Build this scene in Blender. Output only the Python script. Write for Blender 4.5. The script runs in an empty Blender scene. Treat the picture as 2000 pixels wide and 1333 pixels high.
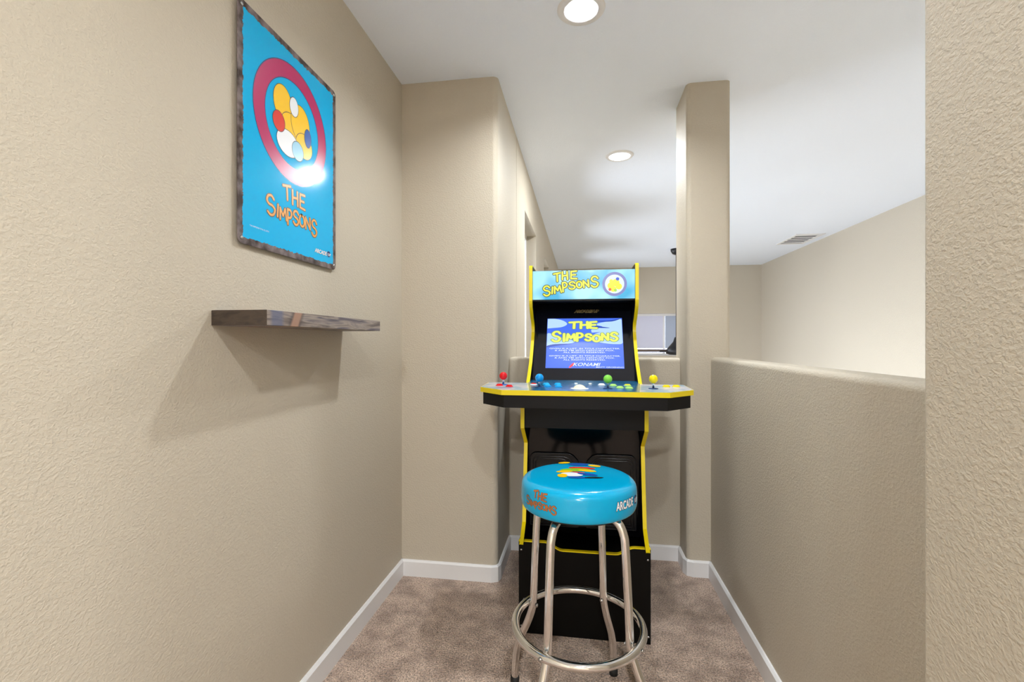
import bpy, bmesh, math, random
from mathutils import Vector, Matrix
random.seed(7)
sc = bpy.context.scene
COL = sc.collection
PI = math.pi

# ------------------------------------------------------------------ camera
FPX = 895.0; YAW = math.radians(8.5777)
cam = bpy.data.cameras.new('camera'); cam.sensor_width = 36.0
cam.lens = FPX * 36.0 / 2000.0; cam.shift_y = 1.5 / 2000.0
cam.clip_start = 0.02; cam.clip_end = 100
co = bpy.data.objects.new('camera', cam); COL.objects.link(co)
co.location = (0, 0, 1.22); co.rotation_euler = (PI / 2, 0, YAW)
sc.camera = co

# ------------------------------------------------------------------ colour management, world, lamps
sc.view_settings.view_transform = 'Standard'; sc.view_settings.look = 'None'
sc.view_settings.exposure = 0.32; sc.view_settings.gamma = 1.0
sc.view_settings.use_curve_mapping = False
sc.cycles.use_denoising = True
sc.cycles.max_bounces = 10; sc.cycles.diffuse_bounces = 6; sc.cycles.glossy_bounces = 5
sc.cycles.transparent_max_bounces = 8
sc.cycles.sample_clamp_indirect = 6.0
sc.cycles.caustics_reflective = False; sc.cycles.caustics_refractive = False
w = bpy.data.worlds.new('world'); sc.world = w; w.use_nodes = True
wb = w.node_tree.nodes['Background']
wb.inputs[0].default_value = (0.84, 0.91, 1.0, 1); wb.inputs[1].default_value = 10.5

def portal(name, loc, rot, sx, sy):
    l = bpy.data.lights.new(name, 'AREA'); l.shape = 'RECTANGLE'; l.size = sx; l.size_y = sy
    l.cycles.is_portal = True
    o = bpy.data.objects.new(name, l); COL.objects.link(o); o.location = loc; o.rotation_euler = rot
portal('daylight_portal', (-0.60, 3.86, 1.53), (0, -PI / 2, 0), 1.36, 0.87)
portal('daylight_portal', (-0.60, 5.64, 1.53), (0, -PI / 2, 0), 1.36, 0.80)
portal('daylight_portal', (-0.60, 7.3, 1.53), (0, -PI / 2, 0), 1.36, 0.80)
for y in (3.9, 5.45, 7.1): portal('daylight_portal', (-0.60, y, -1.45), (0, -PI / 2, 0), 1.7, 1.4)  # portals for the added lower windows

def downlamp(loc, power, size=0.12, color=(0.94, 0.98, 1.0)):
    l = bpy.data.lights.new('downlight_or_fill_lamp', 'AREA'); l.shape = 'DISK'; l.size = size
    l.energy = power; l.color = color
    o = bpy.data.objects.new('downlight_or_fill_lamp', l); COL.objects.link(o); o.location = loc
    return o
H = 2.57
L1 = (0.0, 1.88); L2 = (0.275, 3.40); LB = (0.27, -0.17); L3 = (1.7, -1.8); L4 = (0.0, -1.9)
downlamp((L1[0], L1[1], H + 0.027), 15.5, 0.08)
downlamp((L2[0], L2[1], H - 0.012), 22)
downlamp((LB[0], LB[1], H - 0.012), 18.5, 0.09)
downlamp((L3[0], L3[1], H - 0.012), 55)  # this and the next two: unseen hall lamps, added as fill
downlamp((L4[0], L4[1], H - 0.012), 60)  # added fill lamp behind the camera, no fixture
downlamp((0.2, -2.8, H - 0.012), 50)  # added fill lamp at the end of the hall, no fixture

# ------------------------------------------------------------------ materials
def srgb(r, g, b):
    f = lambda c: (c / 255) / 12.92 if c / 255 <= 0.04045 else ((c / 255 + 0.055) / 1.055) ** 2.4
    return (f(r), f(g), f(b), 1)

def mat(name, col, rough=0.5, metal=0.0, emit=None, es=0.0, spec=0.5, coat=0.0):
    m = bpy.data.materials.new(name); m.use_nodes = True
    b = m.node_tree.nodes['Principled BSDF']
    b.inputs['Base Color'].default_value = col; b.inputs['Roughness'].default_value = rough
    b.inputs['Metallic'].default_value = metal; b.inputs['Specular IOR Level'].default_value = spec
    b.inputs['Coat Weight'].default_value = coat; b.inputs['Coat Roughness'].default_value = 0.03
    if emit: b.inputs['Emission Color'].default_value = emit; b.inputs['Emission Strength'].default_value = es
    return m

def N(m, t): return m.node_tree.nodes.new(t)
def LK(m, a, b): m.node_tree.links.new(a, b)
def coords(m, scale=(1, 1, 1)):
    tc = N(m, 'ShaderNodeTexCoord'); mp = N(m, 'ShaderNodeMapping'); mp.inputs['Scale'].default_value = scale
    LK(m, tc.outputs['Object'], mp.inputs['Vector']); return mp.outputs['Vector']

def textured_wall(name, col, strength=0.35, scale=1.0, dist=0.004):
    m = mat(name, col, 0.62, spec=0.35); b = m.node_tree.nodes['Principled BSDF']
    v = coords(m, (1, 1, 1.25))
    n1 = N(m, 'ShaderNodeTexNoise'); n1.inputs['Scale'].default_value = 135 * scale; n1.inputs['Detail'].default_value = 3.5
    n1.inputs['Distortion'].default_value = 0.35
    n2 = N(m, 'ShaderNodeTexNoise'); n2.inputs['Scale'].default_value = 60 * scale; n2.inputs['Detail'].default_value = 2
    for n in (n1, n2): LK(m, v, n.inputs['Vector'])
    r = N(m, 'ShaderNodeMapRange'); r.interpolation_type = 'SMOOTHSTEP'
    r.inputs['From Min'].default_value = 0.38; r.inputs['From Max'].default_value = 0.66
    LK(m, n1.outputs['Fac'], r.inputs['Value'])
    a = N(m, 'ShaderNodeMath'); a.operation = 'MULTIPLY_ADD'; a.inputs[1].default_value = 0.5
    LK(m, n2.outputs['Fac'], a.inputs[0]); LK(m, r.outputs['Result'], a.inputs[2])
    bp = N(m, 'ShaderNodeBump'); bp.inputs['Strength'].default_value = strength; bp.inputs['Distance'].default_value = dist
    LK(m, a.outputs[0], bp.inputs['Height']); LK(m, bp.outputs['Normal'], b.inputs['Normal'])
    return m

M = {}
M['wall'] = textured_wall('beige_orange_peel_paint', srgb(192, 182.5, 166), 0.27, dist=0.0026)
M['ceil'] = textured_wall('white_ceiling_paint', srgb(235, 242, 254), 0.16, 0.8, 0.003)
M['trimw'] = mat('white_trim_paint', srgb(226, 225, 226), 0.35)
M['black'] = mat('black_laminate', srgb(9, 9, 13), 0.4, spec=0.2)
M['riser'] = mat('black_riser_laminate', srgb(7, 6, 5), 0.45, spec=0.15)
M['gloss'] = mat('glossy_black_panel', srgb(4, 4, 6), 0.1, spec=0.22)
M['glass'] = mat('dark_bezel_acrylic', srgb(16, 17, 26), 0.12, spec=0.6)
M['yel'] = mat('yellow_edge_molding', srgb(232, 208, 6), 0.28)
M['chrome'] = mat('chrome', srgb(236, 235, 234), 0.07, 1.0)
M['screwm'] = mat('screw_metal', srgb(190, 190, 190), 0.25, 1.0)
M['rubber'] = mat('black_rubber', srgb(15, 15, 15), 0.7)
M['red'] = mat('red_plastic', srgb(214, 12, 22), 0.12)
M['blue'] = mat('blue_plastic', srgb(8, 150, 228), 0.12)
M['green'] = mat('green_plastic', srgb(128, 214, 72), 0.14)
M['yelp'] = mat('yellow_plastic', srgb(238, 214, 10), 0.12)
M['white'] = mat('white_plastic', srgb(238, 238, 236), 0.2)
M['cream'] = mat('cream_trackball', srgb(238, 232, 205), 0.12)
M['bluelit'] = mat('light_blue_plastic', srgb(30, 178, 236), 0.15)
M['lime'] = mat('lime_plastic', srgb(176, 226, 120), 0.18)
M['vinyl'] = mat('blue_vinyl', srgb(0, 160, 208), 0.17, spec=0.38, coat=0.2)
M['brown'] = mat('brown_fan_blade', srgb(70, 46, 34), 0.45)
M['fanblack'] = mat('dark_bronze_fan', srgb(34, 33, 36), 0.4, 0.4)
M['bulb'] = mat('lit_bulb', (1, 1, 1, 1), 0.4, emit=(1, 0.98, 0.95, 1), es=6.0)
M['lens'] = mat('lit_lens', (1, 1, 1, 1), 0.4, emit=(1, 0.98, 0.95, 1), es=2.6)
M['baffle'] = mat('white_baffle', srgb(240, 240, 238), 0.4)
M['shade'] = mat('window_shade', srgb(206, 207, 226), 0.7)
M['shade2'] = mat('blue_grey_shade', srgb(168, 178, 198), 0.7)
M['slot'] = mat('vent_slot_shade', srgb(84, 84, 88), 0.7)  # dark tone stands for the shade inside the duct
# printed inks
M['ink_orange'] = mat('orange_ink', srgb(226, 158, 70), 0.3)
M['ink_brown'] = mat('dark_brown_ink', srgb(92, 64, 40), 0.3)
M['ink_magenta'] = mat('magenta_ink', srgb(178, 20, 92), 0.25)
M['ink_navy'] = mat('navy_ink', srgb(28, 60, 112), 0.25)
M['ink_yellow'] = mat('yellow_ink', srgb(247, 196, 20), 0.25)
M['ink_white'] = mat('white_ink', srgb(236, 238, 242), 0.25)
M['ink_red'] = mat('red_ink', srgb(214, 50, 36), 0.25)
M['ink_green'] = mat('green_ink', srgb(142, 196, 44), 0.25)
M['ink_blue'] = mat('blue_ink', srgb(24, 84, 170), 0.25)
M['ink_black'] = mat('black_ink', srgb(18, 18, 26), 0.3)
M['ink_gold'] = mat('gold_ink', srgb(226, 200, 130), 0.35)
def emis(name, c, s): return mat(name, (0, 0, 0, 1), 0.3, emit=c, es=s)
M['e_bg'] = emis('screen_blue', srgb(74, 112, 236), 1.0)
M['e_cloud'] = emis('screen_cloud', srgb(176, 208, 244), 1.0)
M['e_cloud2'] = emis('screen_deep_blue', srgb(44, 72, 170), 1.0)
M['e_yel'] = emis('screen_yellow', srgb(226, 240, 104), 1.0)
M['e_out'] = emis('screen_olive', srgb(96, 128, 96), 1.0)
M['e_white'] = emis('screen_white', srgb(222, 232, 255), 1.0)
M['e_red'] = emis('screen_red', srgb(240, 74, 92), 1.0)
M['m_yel'] = emis('marquee_yellow', srgb(226, 222, 34), 1.0)
M['m_out'] = emis('marquee_outline', srgb(52, 76, 40), 1.0)
M['m_ring'] = emis('marquee_ring', srgb(112, 118, 178), 1.0)
M['m_in'] = emis('marquee_disc', srgb(206, 236, 246), 1.0)
M['m_blue'] = emis('marquee_blue', srgb(26, 66, 196), 1.0)
M['m_red'] = emis('marquee_red', srgb(216, 66, 36), 1.0)
M['m_green'] = emis('marquee_green', srgb(150, 200, 60), 1.0)

# deck wing: pale grey-blue cloud print
def wing_mat():
    m = mat('wing_art', srgb(176, 186, 196), 0.16); b = m.node_tree.nodes['Principled BSDF']
    n = N(m, 'ShaderNodeTexNoise'); n.inputs['Scale'].default_value = 14; n.inputs['Detail'].default_value = 2
    LK(m, coords(m), n.inputs['Vector'])
    r = N(m, 'ShaderNodeValToRGB'); r.color_ramp.elements[0].position = 0.42; r.color_ramp.elements[0].color = srgb(140, 172, 192)
    r.color_ramp.elements[1].position = 0.56; r.color_ramp.elements[1].color = srgb(196, 198, 206)
    LK(m, n.outputs['Fac'], r.inputs[0]); LK(m, r.outputs[0], b.inputs['Base Color']); return m
M['wing'] = wing_mat()
def deck_mat():
    m = mat('deck_art_blue', srgb(8, 104, 146), 0.2, spec=0.3); b = m.node_tree.nodes['Principled BSDF']
    n = N(m, 'ShaderNodeTexNoise'); n.inputs['Scale'].default_value = 22; n.inputs['Detail'].default_value = 3; n.inputs['Distortion'].default_value = 1.2
    LK(m, coords(m), n.inputs['Vector'])
    r = N(m, 'ShaderNodeValToRGB'); r.color_ramp.elements[0].position = 0.5; r.color_ramp.elements[0].color = srgb(4, 92, 134)
    r.color_ramp.elements[1].position = 0.66; r.color_ramp.elements[1].color = srgb(66, 132, 176)
    LK(m, n.outputs['Fac'], r.inputs[0]); LK(m, r.outputs[0], b.inputs['Base Color']); return m
M['deckblue'] = deck_mat()

# printed marquee film, backlit: cyan with a paler print behind the title and the ring
def marquee_mat():
    m = mat('marquee_film', (0, 0, 0, 1), 0.15); b = m.node_tree.nodes['Principled BSDF']
    n = N(m, 'ShaderNodeTexNoise'); n.inputs['Scale'].default_value = 7; n.inputs['Detail'].default_value = 1
    LK(m, coords(m), n.inputs['Vector'])
    r = N(m, 'ShaderNodeValToRGB'); e = r.color_ramp.elements
    e[0].position = 0.40; e[0].color = srgb(44, 164, 210); e[1].position = 0.60; e[1].color = srgb(160, 222, 244)
    LK(m, n.outputs['Fac'], r.inputs[0]); LK(m, r.outputs[0], b.inputs['Emission Color'])
    b.inputs['Emission Strength'].default_value = 1.0; return m
M['marquee'] = marquee_mat()

def carpet_mat():
    m = mat('taupe_carpet', srgb(150, 130, 116), 0.95, spec=0.1); b = m.node_tree.nodes['Principled BSDF']
    b.inputs['Sheen Weight'].default_value = 0.25; b.inputs['Sheen Roughness'].default_value = 0.6
    v = coords(m)
    big = N(m, 'ShaderNodeTexNoise'); big.inputs['Scale'].default_value = 11; big.inputs['Detail'].default_value = 4; big.inputs['Roughness'].default_value = 0.6
    fine = N(m, 'ShaderNodeTexNoise'); fine.inputs['Scale'].default_value = 170; fine.inputs['Detail'].default_value = 3
    mid = N(m, 'ShaderNodeTexVoronoi'); mid.inputs['Scale'].default_value = 150
    for n in (big, fine, mid): LK(m, v, n.inputs['Vector'])
    r1 = N(m, 'ShaderNodeValToRGB'); e = r1.color_ramp.elements
    e[0].position = 0.36; e[0].color = srgb(162, 138, 122); e[1].position = 0.62; e[1].color = srgb(206, 181, 163)
    LK(m, big.outputs['Fac'], r1.inputs[0])
    r2 = N(m, 'ShaderNodeValToRGB'); e = r2.color_ramp.elements
    e[0].position = 0.34; e[0].color = (0.30, 0.27, 0.25, 1); e[1].position = 0.60; e[1].color = (1.2, 1.2, 1.2, 1)
    LK(m, fine.outputs['Fac'], r2.inputs[0])
    mx = N(m, 'ShaderNodeMix'); mx.data_type = 'RGBA'; mx.blend_type = 'MULTIPLY'; mx.inputs['Factor'].default_value = 0.9
    LK(m, r1.outputs[0], mx.inputs['A']); LK(m, r2.outputs[0], mx.inputs['B']); LK(m, mx.outputs['Result'], b.inputs['Base Color'])
    ad = N(m, 'ShaderNodeMath'); ad.operation = 'SUBTRACT'; LK(m, fine.outputs['Fac'], ad.inputs[0]); LK(m, mid.outputs['Distance'], ad.inputs[1])
    bp = N(m, 'ShaderNodeBump'); bp.inputs['Strength'].default_value = 0.9; bp.inputs['Distance'].default_value = 0.006
    LK(m, ad.outputs[0], bp.inputs['Height']); LK(m, bp.outputs['Normal'], b.inputs['Normal']); return m
M['carpet'] = carpet_mat()

def shelf_mat(name, dark):
    m = mat(name, srgb(80, 70, 66), 0.5); b = m.node_tree.nodes['Principled BSDF']
    v = coords(m, (16, 2.2, 26) if not dark else (10, 14, 26))
    n = N(m, 'ShaderNodeTexNoise'); n.inputs['Scale'].default_value = 2.6; n.inputs['Detail'].default_value = 6; n.inputs['Distortion'].default_value = 0.8
    LK(m, v, n.inputs['Vector'])
    r = N(m, 'ShaderNodeValToRGB'); cr = r.color_ramp
    if dark:
        stops = [(0.3, (36, 27, 22)), (0.55, (66, 54, 44)), (0.75, (46, 38, 36))]
    else:
        stops = [(0.26, (44, 38, 40)), (0.42, (112, 100, 94)), (0.54, (150, 138, 128)), (0.66, (92, 84, 92)), (0.8, (60, 50, 46))]
    cr.elements[0].position, cr.elements[0].color = stops[0][0], srgb(*stops[0][1])
    cr.elements[1].position, cr.elements[1].color = stops[-1][0], srgb(*stops[-1][1])
    for p, c in stops[1:-1]:
        k = cr.elements.new(p); k.color = srgb(*c)
    LK(m, n.outputs['Fac'], r.inputs[0]); last = r.outputs[0]
    if not dark:   # a reddish knot with a blue-grey streak beside it near the near end of the board
        tc = N(m, 'ShaderNodeTexCoord'); sp = N(m, 'ShaderNodeSeparateXYZ'); LK(m, tc.outputs['Object'], sp.inputs[0])
        def band(c, half, slope, colour, amount, prev):
            k = N(m, 'ShaderNodeMath'); k.operation = 'MULTIPLY_ADD'; k.inputs[1].default_value = slope; LK(m, sp.outputs['Z'], k.inputs[0]); LK(m, sp.outputs['Y'], k.inputs[2])
            d = N(m, 'ShaderNodeMath'); d.operation = 'SUBTRACT'; d.inputs[1].default_value = c; LK(m, k.outputs[0], d.inputs[0])
            a = N(m, 'ShaderNodeMath'); a.operation = 'ABSOLUTE'; LK(m, d.outputs[0], a.inputs[0])
            q = N(m, 'ShaderNodeMapRange'); q.inputs['From Min'].default_value = half; q.inputs['From Max'].default_value = half * 0.55
            q.inputs['To Max'].default_value = amount; LK(m, a.outputs[0], q.inputs['Value'])
            x = N(m, 'ShaderNodeMix'); x.data_type = 'RGBA'; LK(m, q.outputs[0], x.inputs['Factor']); LK(m, prev, x.inputs['A']); x.inputs['B'].default_value = srgb(*colour)
            return x.outputs['Result']
        last = band(-0.286, 0.030, 0.0, (84, 92, 122), 0.7, last)
        last = band(-0.205, 0.032, -0.5, (60, 50, 50), 0.8, last)
        last = band(-0.205, 0.022, -0.5, (164, 128, 108), 0.9, last)
    LK(m, last, b.inputs['Base Color']); return m
M['shelf_front'] = shelf_mat('stained_wood_front', False); M['shelf_end'] = shelf_mat('stained_wood_end_grain', True)

def sign_mat(w, h):
    m = mat('printed_metal_sign', srgb(0, 160, 214), 0.11, spec=0.32, coat=0.0); b = m.node_tree.nodes['Principled BSDF']
    tc = N(m, 'ShaderNodeTexCoord'); sp = N(m, 'ShaderNodeSeparateXYZ'); LK(m, tc.outputs['Object'], sp.inputs[0])
    def edge(o, half):
        a = N(m, 'ShaderNodeMath'); a.operation = 'ABSOLUTE'; LK(m, sp.outputs[o], a.inputs[0])
        s = N(m, 'ShaderNodeMath'); s.operation = 'SUBTRACT'; s.inputs[0].default_value = half; LK(m, a.outputs[0], s.inputs[1]); return s.outputs[0]
    mn = N(m, 'ShaderNodeMath'); mn.operation = 'MINIMUM'; LK(m, edge('Y', w / 2), mn.inputs[0]); LK(m, edge('Z', h / 2), mn.inputs[1])
    n = N(m, 'ShaderNodeTexNoise'); n.inputs['Scale'].default_value = 55; n.inputs['Detail'].default_value = 6; n.inputs['Roughness'].default_value = 0.7
    LK(m, tc.outputs['Object'], n.inputs['Vector'])
    k = N(m, 'ShaderNodeMath'); k.operation = 'MULTIPLY_ADD'; k.inputs[1].default_value = 0.022; LK(m, n.outputs['Fac'], k.inputs[0]); LK(m, mn.outputs[0], k.inputs[2])
    g = N(m, 'ShaderNodeMath'); g.operation = 'GREATER_THAN'; g.inputs[1].default_value = 0.0300; LK(m, k.outputs[0], g.inputs[0])
    n2 = N(m, 'ShaderNodeTexNoise'); n2.inputs['Scale'].default_value = 26; n2.inputs['Detail'].default_value = 5
    LK(m, tc.outputs['Object'], n2.inputs['Vector'])
    r = N(m, 'ShaderNodeValToRGB'); e = r.color_ramp.elements
    e[0].position = 0.38; e[0].color = srgb(62, 50, 46); e[1].position = 0.66; e[1].color = srgb(128, 116, 116)
    LK(m, n2.outputs['Fac'], r.inputs[0])
    x = N(m, 'ShaderNodeMix'); x.data_type = 'RGBA'; LK(m, g.outputs[0], x.inputs['Factor']); LK(m, r.outputs[0], x.inputs['A']); x.inputs['B'].default_value = srgb(0, 174, 230)
    LK(m, x.outputs['Result'], b.inputs['Base Color']); return m

def pane_mat():
    m = bpy.data.materials.new('window_glass'); m.use_nodes = True; nt = m.node_tree
    for n in list(nt.nodes): nt.nodes.remove(n)
    o = nt.nodes.new('ShaderNodeOutputMaterial'); t = nt.nodes.new('ShaderNodeBsdfTransparent'); g = nt.nodes.new('ShaderNodeBsdfGlossy')
    g.inputs['Roughness'].default_value = 0.02; x = nt.nodes.new('ShaderNodeMixShader'); f = nt.nodes.new('ShaderNodeFresnel'); f.inputs[0].default_value = 1.45
    nt.links.new(f.outputs[0], x.inputs[0]); nt.links.new(t.outputs[0], x.inputs[1]); nt.links.new(g.outputs[0], x.inputs[2]); nt.links.new(x.outputs[0], o.inputs[0])
    return m
M['pane'] = pane_mat()

# ------------------------------------------------------------------ mesh helpers
class MB:
    def __init__(s): s.v = []; s.f = []; s.m = []; s.s = []
    def add(s, vs, fs, mi=0, smooth=False):
        b = len(s.v); s.v += [tuple(v) for v in vs]
        for f in fs: s.f.append([b + i for i in f]); s.m.append(mi); s.s.append(smooth)
    def box(s, x0, y0, z0, x1, y1, z1, mi=0):
        s.add([(x0, y0, z0), (x1, y0, z0), (x1, y1, z0), (x0, y1, z0), (x0, y0, z1), (x1, y0, z1), (x1, y1, z1), (x0, y1, z1)],
              [(0, 3, 2, 1), (4, 5, 6, 7), (0, 1, 5, 4), (1, 2, 6, 5), (2, 3, 7, 6), (3, 0, 4, 7)], mi)
    def prism(s, pts, a, b, fn, mi=0, side_mi=None):      # polygon extruded from a to b; fn(u, v, w) -> xyz
        n = len(pts); vs = [fn(u, v, a) for u, v in pts] + [fn(u, v, b) for u, v in pts]
        s.add(vs, [list(range(n))[::-1], list(range(n, 2 * n))], mi)
        s.add(vs, [(i, (i + 1) % n, n + (i + 1) % n, n + i) for i in range(n)], mi if side_mi is None else side_mi)
    def tube(s, pts, r, n=14, mi=0, closed=False, radii=None):
        P = [Vector(p) for p in pts]; k = len(P); rings = []; up = None
        for i, p in enumerate(P):
            if closed: d = (P[(i + 1) % k] - P[i - 1]).normalized()
            else: d = (P[min(i + 1, k - 1)] - P[max(i - 1, 0)]).normalized()
            if up is None: up = d.orthogonal().normalized()
            up = (up - d * up.dot(d)).normalized(); q = d.cross(up); rr = radii[i] if radii else r
            rings.append([p + up * (rr * math.cos(2 * PI * j / n)) + q * (rr * math.sin(2 * PI * j / n)) for j in range(n)])
        vs = [v for R in rings for v in R]; fs = []
        for i in range(k if closed else k - 1):
            a, b = i * n, ((i + 1) % k) * n
            for j in range(n): fs.append((a + j, a + (j + 1) % n, b + (j + 1) % n, b + j))
        s.add(vs, fs, mi, True)
        if not closed: s.add(rings[0], [list(range(n))[::-1]], mi); s.add(rings[-1], [list(range(n))], mi)
    def lathe(s, prof, c=(0, 0, 0), n=48, mi=0, smooth=True, caps=True, ex=(1, 0, 0), ey=(0, 1, 0), ez=(0, 0, 1)):
        ex, ey, ez, c = Vector(ex), Vector(ey), Vector(ez), Vector(c); vs = []; fs = []
        for r, z in prof:
            for j in range(n):
                t = 2 * PI * j / n; vs.append(c + ex * (r * math.cos(t)) + ey * (r * math.sin(t)) + ez * z)
        for i in range(len(prof) - 1):
            for j in range(n): fs.append((i * n + j, i * n + (j + 1) % n, (i + 1) * n + (j + 1) % n, (i + 1) * n + j))
        s.add(vs, fs, mi, smooth)
        if not caps: return
        if prof[0][0] > 1e-5: s.add(vs[:n], [list(range(n))[::-1]], mi)
        if prof[-1][0] > 1e-5: s.add(vs[-n:], [list(range(n))], mi)
    def build(s, name, mats, parent=None, loc=(0, 0, 0), bevel=0, seg=3, merge=True):
        me = bpy.data.meshes.new(name); off = Vector(loc)
        me.from_pydata([Vector(v) - off for v in s.v], [], s.f)
        for m_ in (mats if isinstance(mats, (list, tuple)) else [mats]): me.materials.append(m_)
        for p, mi, sm in zip(me.polygons, s.m, s.s): p.material_index = mi; p.use_smooth = sm
        bm = bmesh.new(); bm.from_mesh(me)
        if merge: bmesh.ops.remove_doubles(bm, verts=bm.verts, dist=1e-5)
        bmesh.ops.recalc_face_normals(bm, faces=bm.faces) if merge else None
        bm.to_mesh(me); bm.free(); me.update()
        o = bpy.data.objects.new(name, me); COL.objects.link(o)
        if parent is not None:
            o.parent = parent; o.location = off - wloc(parent)
        else: o.location = off
        if bevel:
            b = o.modifiers.new('bevel', 'BEVEL'); b.width = bevel; b.segments = seg; b.limit_method = 'ANGLE'; b.angle_limit = math.radians(40)
            b.harden_normals = False
            for p in me.polygons: p.use_smooth = True
            w_ = o.modifiers.new('wn', 'WEIGHTED_NORMAL'); w_.keep_sharp = True
        return o

def wloc(o):
    v = Vector((0, 0, 0))
    while o is not None: v += o.location; o = o.parent
    return v

def tag(o, label, cat, group=None):
    o['label'] = label; o['category'] = cat
    if group: o['group'] = group
    return o
def thing(name, label, cat, loc, group=None):
    o = bpy.data.objects.new(name, None); COL.objects.link(o); o.location = loc; o.empty_display_size = 0.1
    return tag(o, label, cat, group)
def struct(o, label=None):
    o['kind'] = 'structure'
    if label: o['label'] = label
    return o

def wall_grid(mb, fn, us, vs, holes, t):
    """A slab in (u, v) with thickness t; the cells inside a hole rectangle stay open, their reveals are closed."""
    U = sorted(set(us + [h[0] for h in holes] + [h[2] for h in holes])); V = sorted(set(vs + [h[1] for h in holes] + [h[3] for h in holes]))
    inside = lambda a, b: any(h[0] - 1e-6 < a < h[2] + 1e-6 and h[1] - 1e-6 < b < h[3] + 1e-6 for h in holes)
    solid = {}
    for i in range(len(U) - 1):
        for j in range(len(V) - 1): solid[i, j] = not inside((U[i] + U[i + 1]) / 2, (V[j] + V[j + 1]) / 2)
    for (i, j), ok in solid.items():
        if not ok: continue
        a, b, c, d = U[i], V[j], U[i + 1], V[j + 1]
        for w_ in (0, t): mb.add([fn(a, b, w_), fn(c, b, w_), fn(c, d, w_), fn(a, d, w_)], [(0, 1, 2, 3)])
        for (ni, nj, p, q) in ((i - 1, j, (a, b), (a, d)), (i + 1, j, (c, b), (c, d)), (i, j - 1, (a, b), (c, b)), (i, j + 1, (a, d), (c, d))):
            if not solid.get((ni, nj), False): mb.add([fn(*p, 0), fn(*q, 0), fn(*q, t), fn(*p, t)], [(0, 1, 2, 3)])

# ------------------------------------------------------------------ the room
ZB = -2.65        # floor of the room below the loft
XW = -0.93; YJ = 2.29; XN = -0.42; YF = 8.57; XR = 3.12
YH = 2.665        # front face of the half wall behind the cabinet
XI = 0.664; XO = 0.763; HT = 1.140

m_ = MB(); m_.box(-1.10, -3.2, -0.25, XW, YJ + 0.02, H + 0.1); struct(m_.build('wall_left', M['wall']))
m_ = MB(); m_.box(-1.10, YJ, ZB, XN, 3.0, H + 0.1); struct(m_.build('wall_left_return', M['wall'], bevel=0.028, seg=5))
WIN = [(3.43, 0.85, 4.30, 2.215), (5.24, 0.85, 6.04, 2.2), (6.9, 0.85, 7.7, 2.2), (3.3, -2.3, 4.5, -0.6), (4.75, -2.3, 6.15, -0.6), (6.4, -2.3, 7.8, -0.6)]  # the three lower openings are unseen, added to send light upwards
m_ = MB(); wall_grid(m_, lambda u, v, t: (XN - t, u, v), [2.98, YF + 0.1], [ZB, H + 0.1], WIN, 0.16); struct(m_.build('wall_window_side', M['wall']))
m_ = MB(); wall_grid(m_, lambda u, v, t: (u, YF + t, v), [XN - 0.1, XR + 0.1], [ZB, H + 0.1], [(0.55, 0.97, 1.98, 1.735)], 0.16); struct(m_.build('wall_far', M['wall']))
m_ = MB(); m_.box(XR, -0.62, ZB, XR + 0.14, YF + 0.1, H + 0.1); struct(m_.build('wall_right_far', M['wall']))
m_ = MB(); m_.box(XN - 0.005, YH, -0.25, 0.60, YH + 0.12, HT - 0.012); struct(m_.build('wall_half_back', M['wall'], bevel=0.022, seg=4))
m_ = MB(); m_.box(XI, 0.80, -0.25, XO, 2.52, HT); struct(m_.build('wall_half_right', M['wall'], bevel=0.022, seg=4))
m_ = MB(); m_.box(0.545, 2.50, -0.25, XO, 2.79, H + 0.1); struct(m_.build('wall_column', M['wall'], bevel=0.026, seg=5))
m_ = MB(); m_.box(0.560, -0.55, -0.25, 0.70, 0.853, H + 0.1); struct(m_.build('wall_right_near', M['wall'], bevel=0.008, seg=2))
m_ = MB(); m_.box(0.560, -0.66, ZB, XR + 0.1, -0.55, H + 0.1); struct(m_.build('wall_hall', M['wall']))
m_ = MB(); wall_grid(m_, lambda u, v, t: (u, -3.2 - t, v), [-1.1, XR + 0.1], [-0.25, H + 0.1], [], 0.14); struct(m_.build('wall_rear', M['wall']))
m_ = MB(); m_.box(XR, -3.2, -0.25, XR + 0.14, -0.62, H + 0.1); struct(m_.build('wall_right_hall', M['wall']))
# ceiling, opened where the recessed can sits
m_ = MB(); wall_grid(m_, lambda u, v, t: (u, v, H + t), [-1.1, XR + 0.14], [-3.34, YF + 0.16], [(L1[0] - .064, L1[1] - .064, L1[0] + .064, L1[1] + .064)], 0.12)
struct(m_.build('ceiling', M['ceil']))
# loft floor: carpet over the hall and the nook; the stairwell beyond it is open
m_ = MB()
pts = [(-0.95, -3.2), (XR, -3.2), (XR, -0.6), (0.70, -0.6), (0.70, 2.55), (0.62, 2.55), (0.62, 2.70), (-0.45, 2.70), (-0.45, 2.31), (-0.95, 2.31)]
m_.prism(pts, -0.25, 0.0, lambda u, v, t: (u, v, t)); struct(m_.build('floor', M['carpet']))
m_ = MB(); m_.box(XN - 0.1, -0.6, ZB - 0.1, XR + 0.1, YF + 0.1, ZB); struct(m_.build('floor_below', mat('pale_bounce_floor', srgb(214, 208, 198), 0.5)))  # floor out of view, made pale to bounce light up to the ceiling

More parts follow.
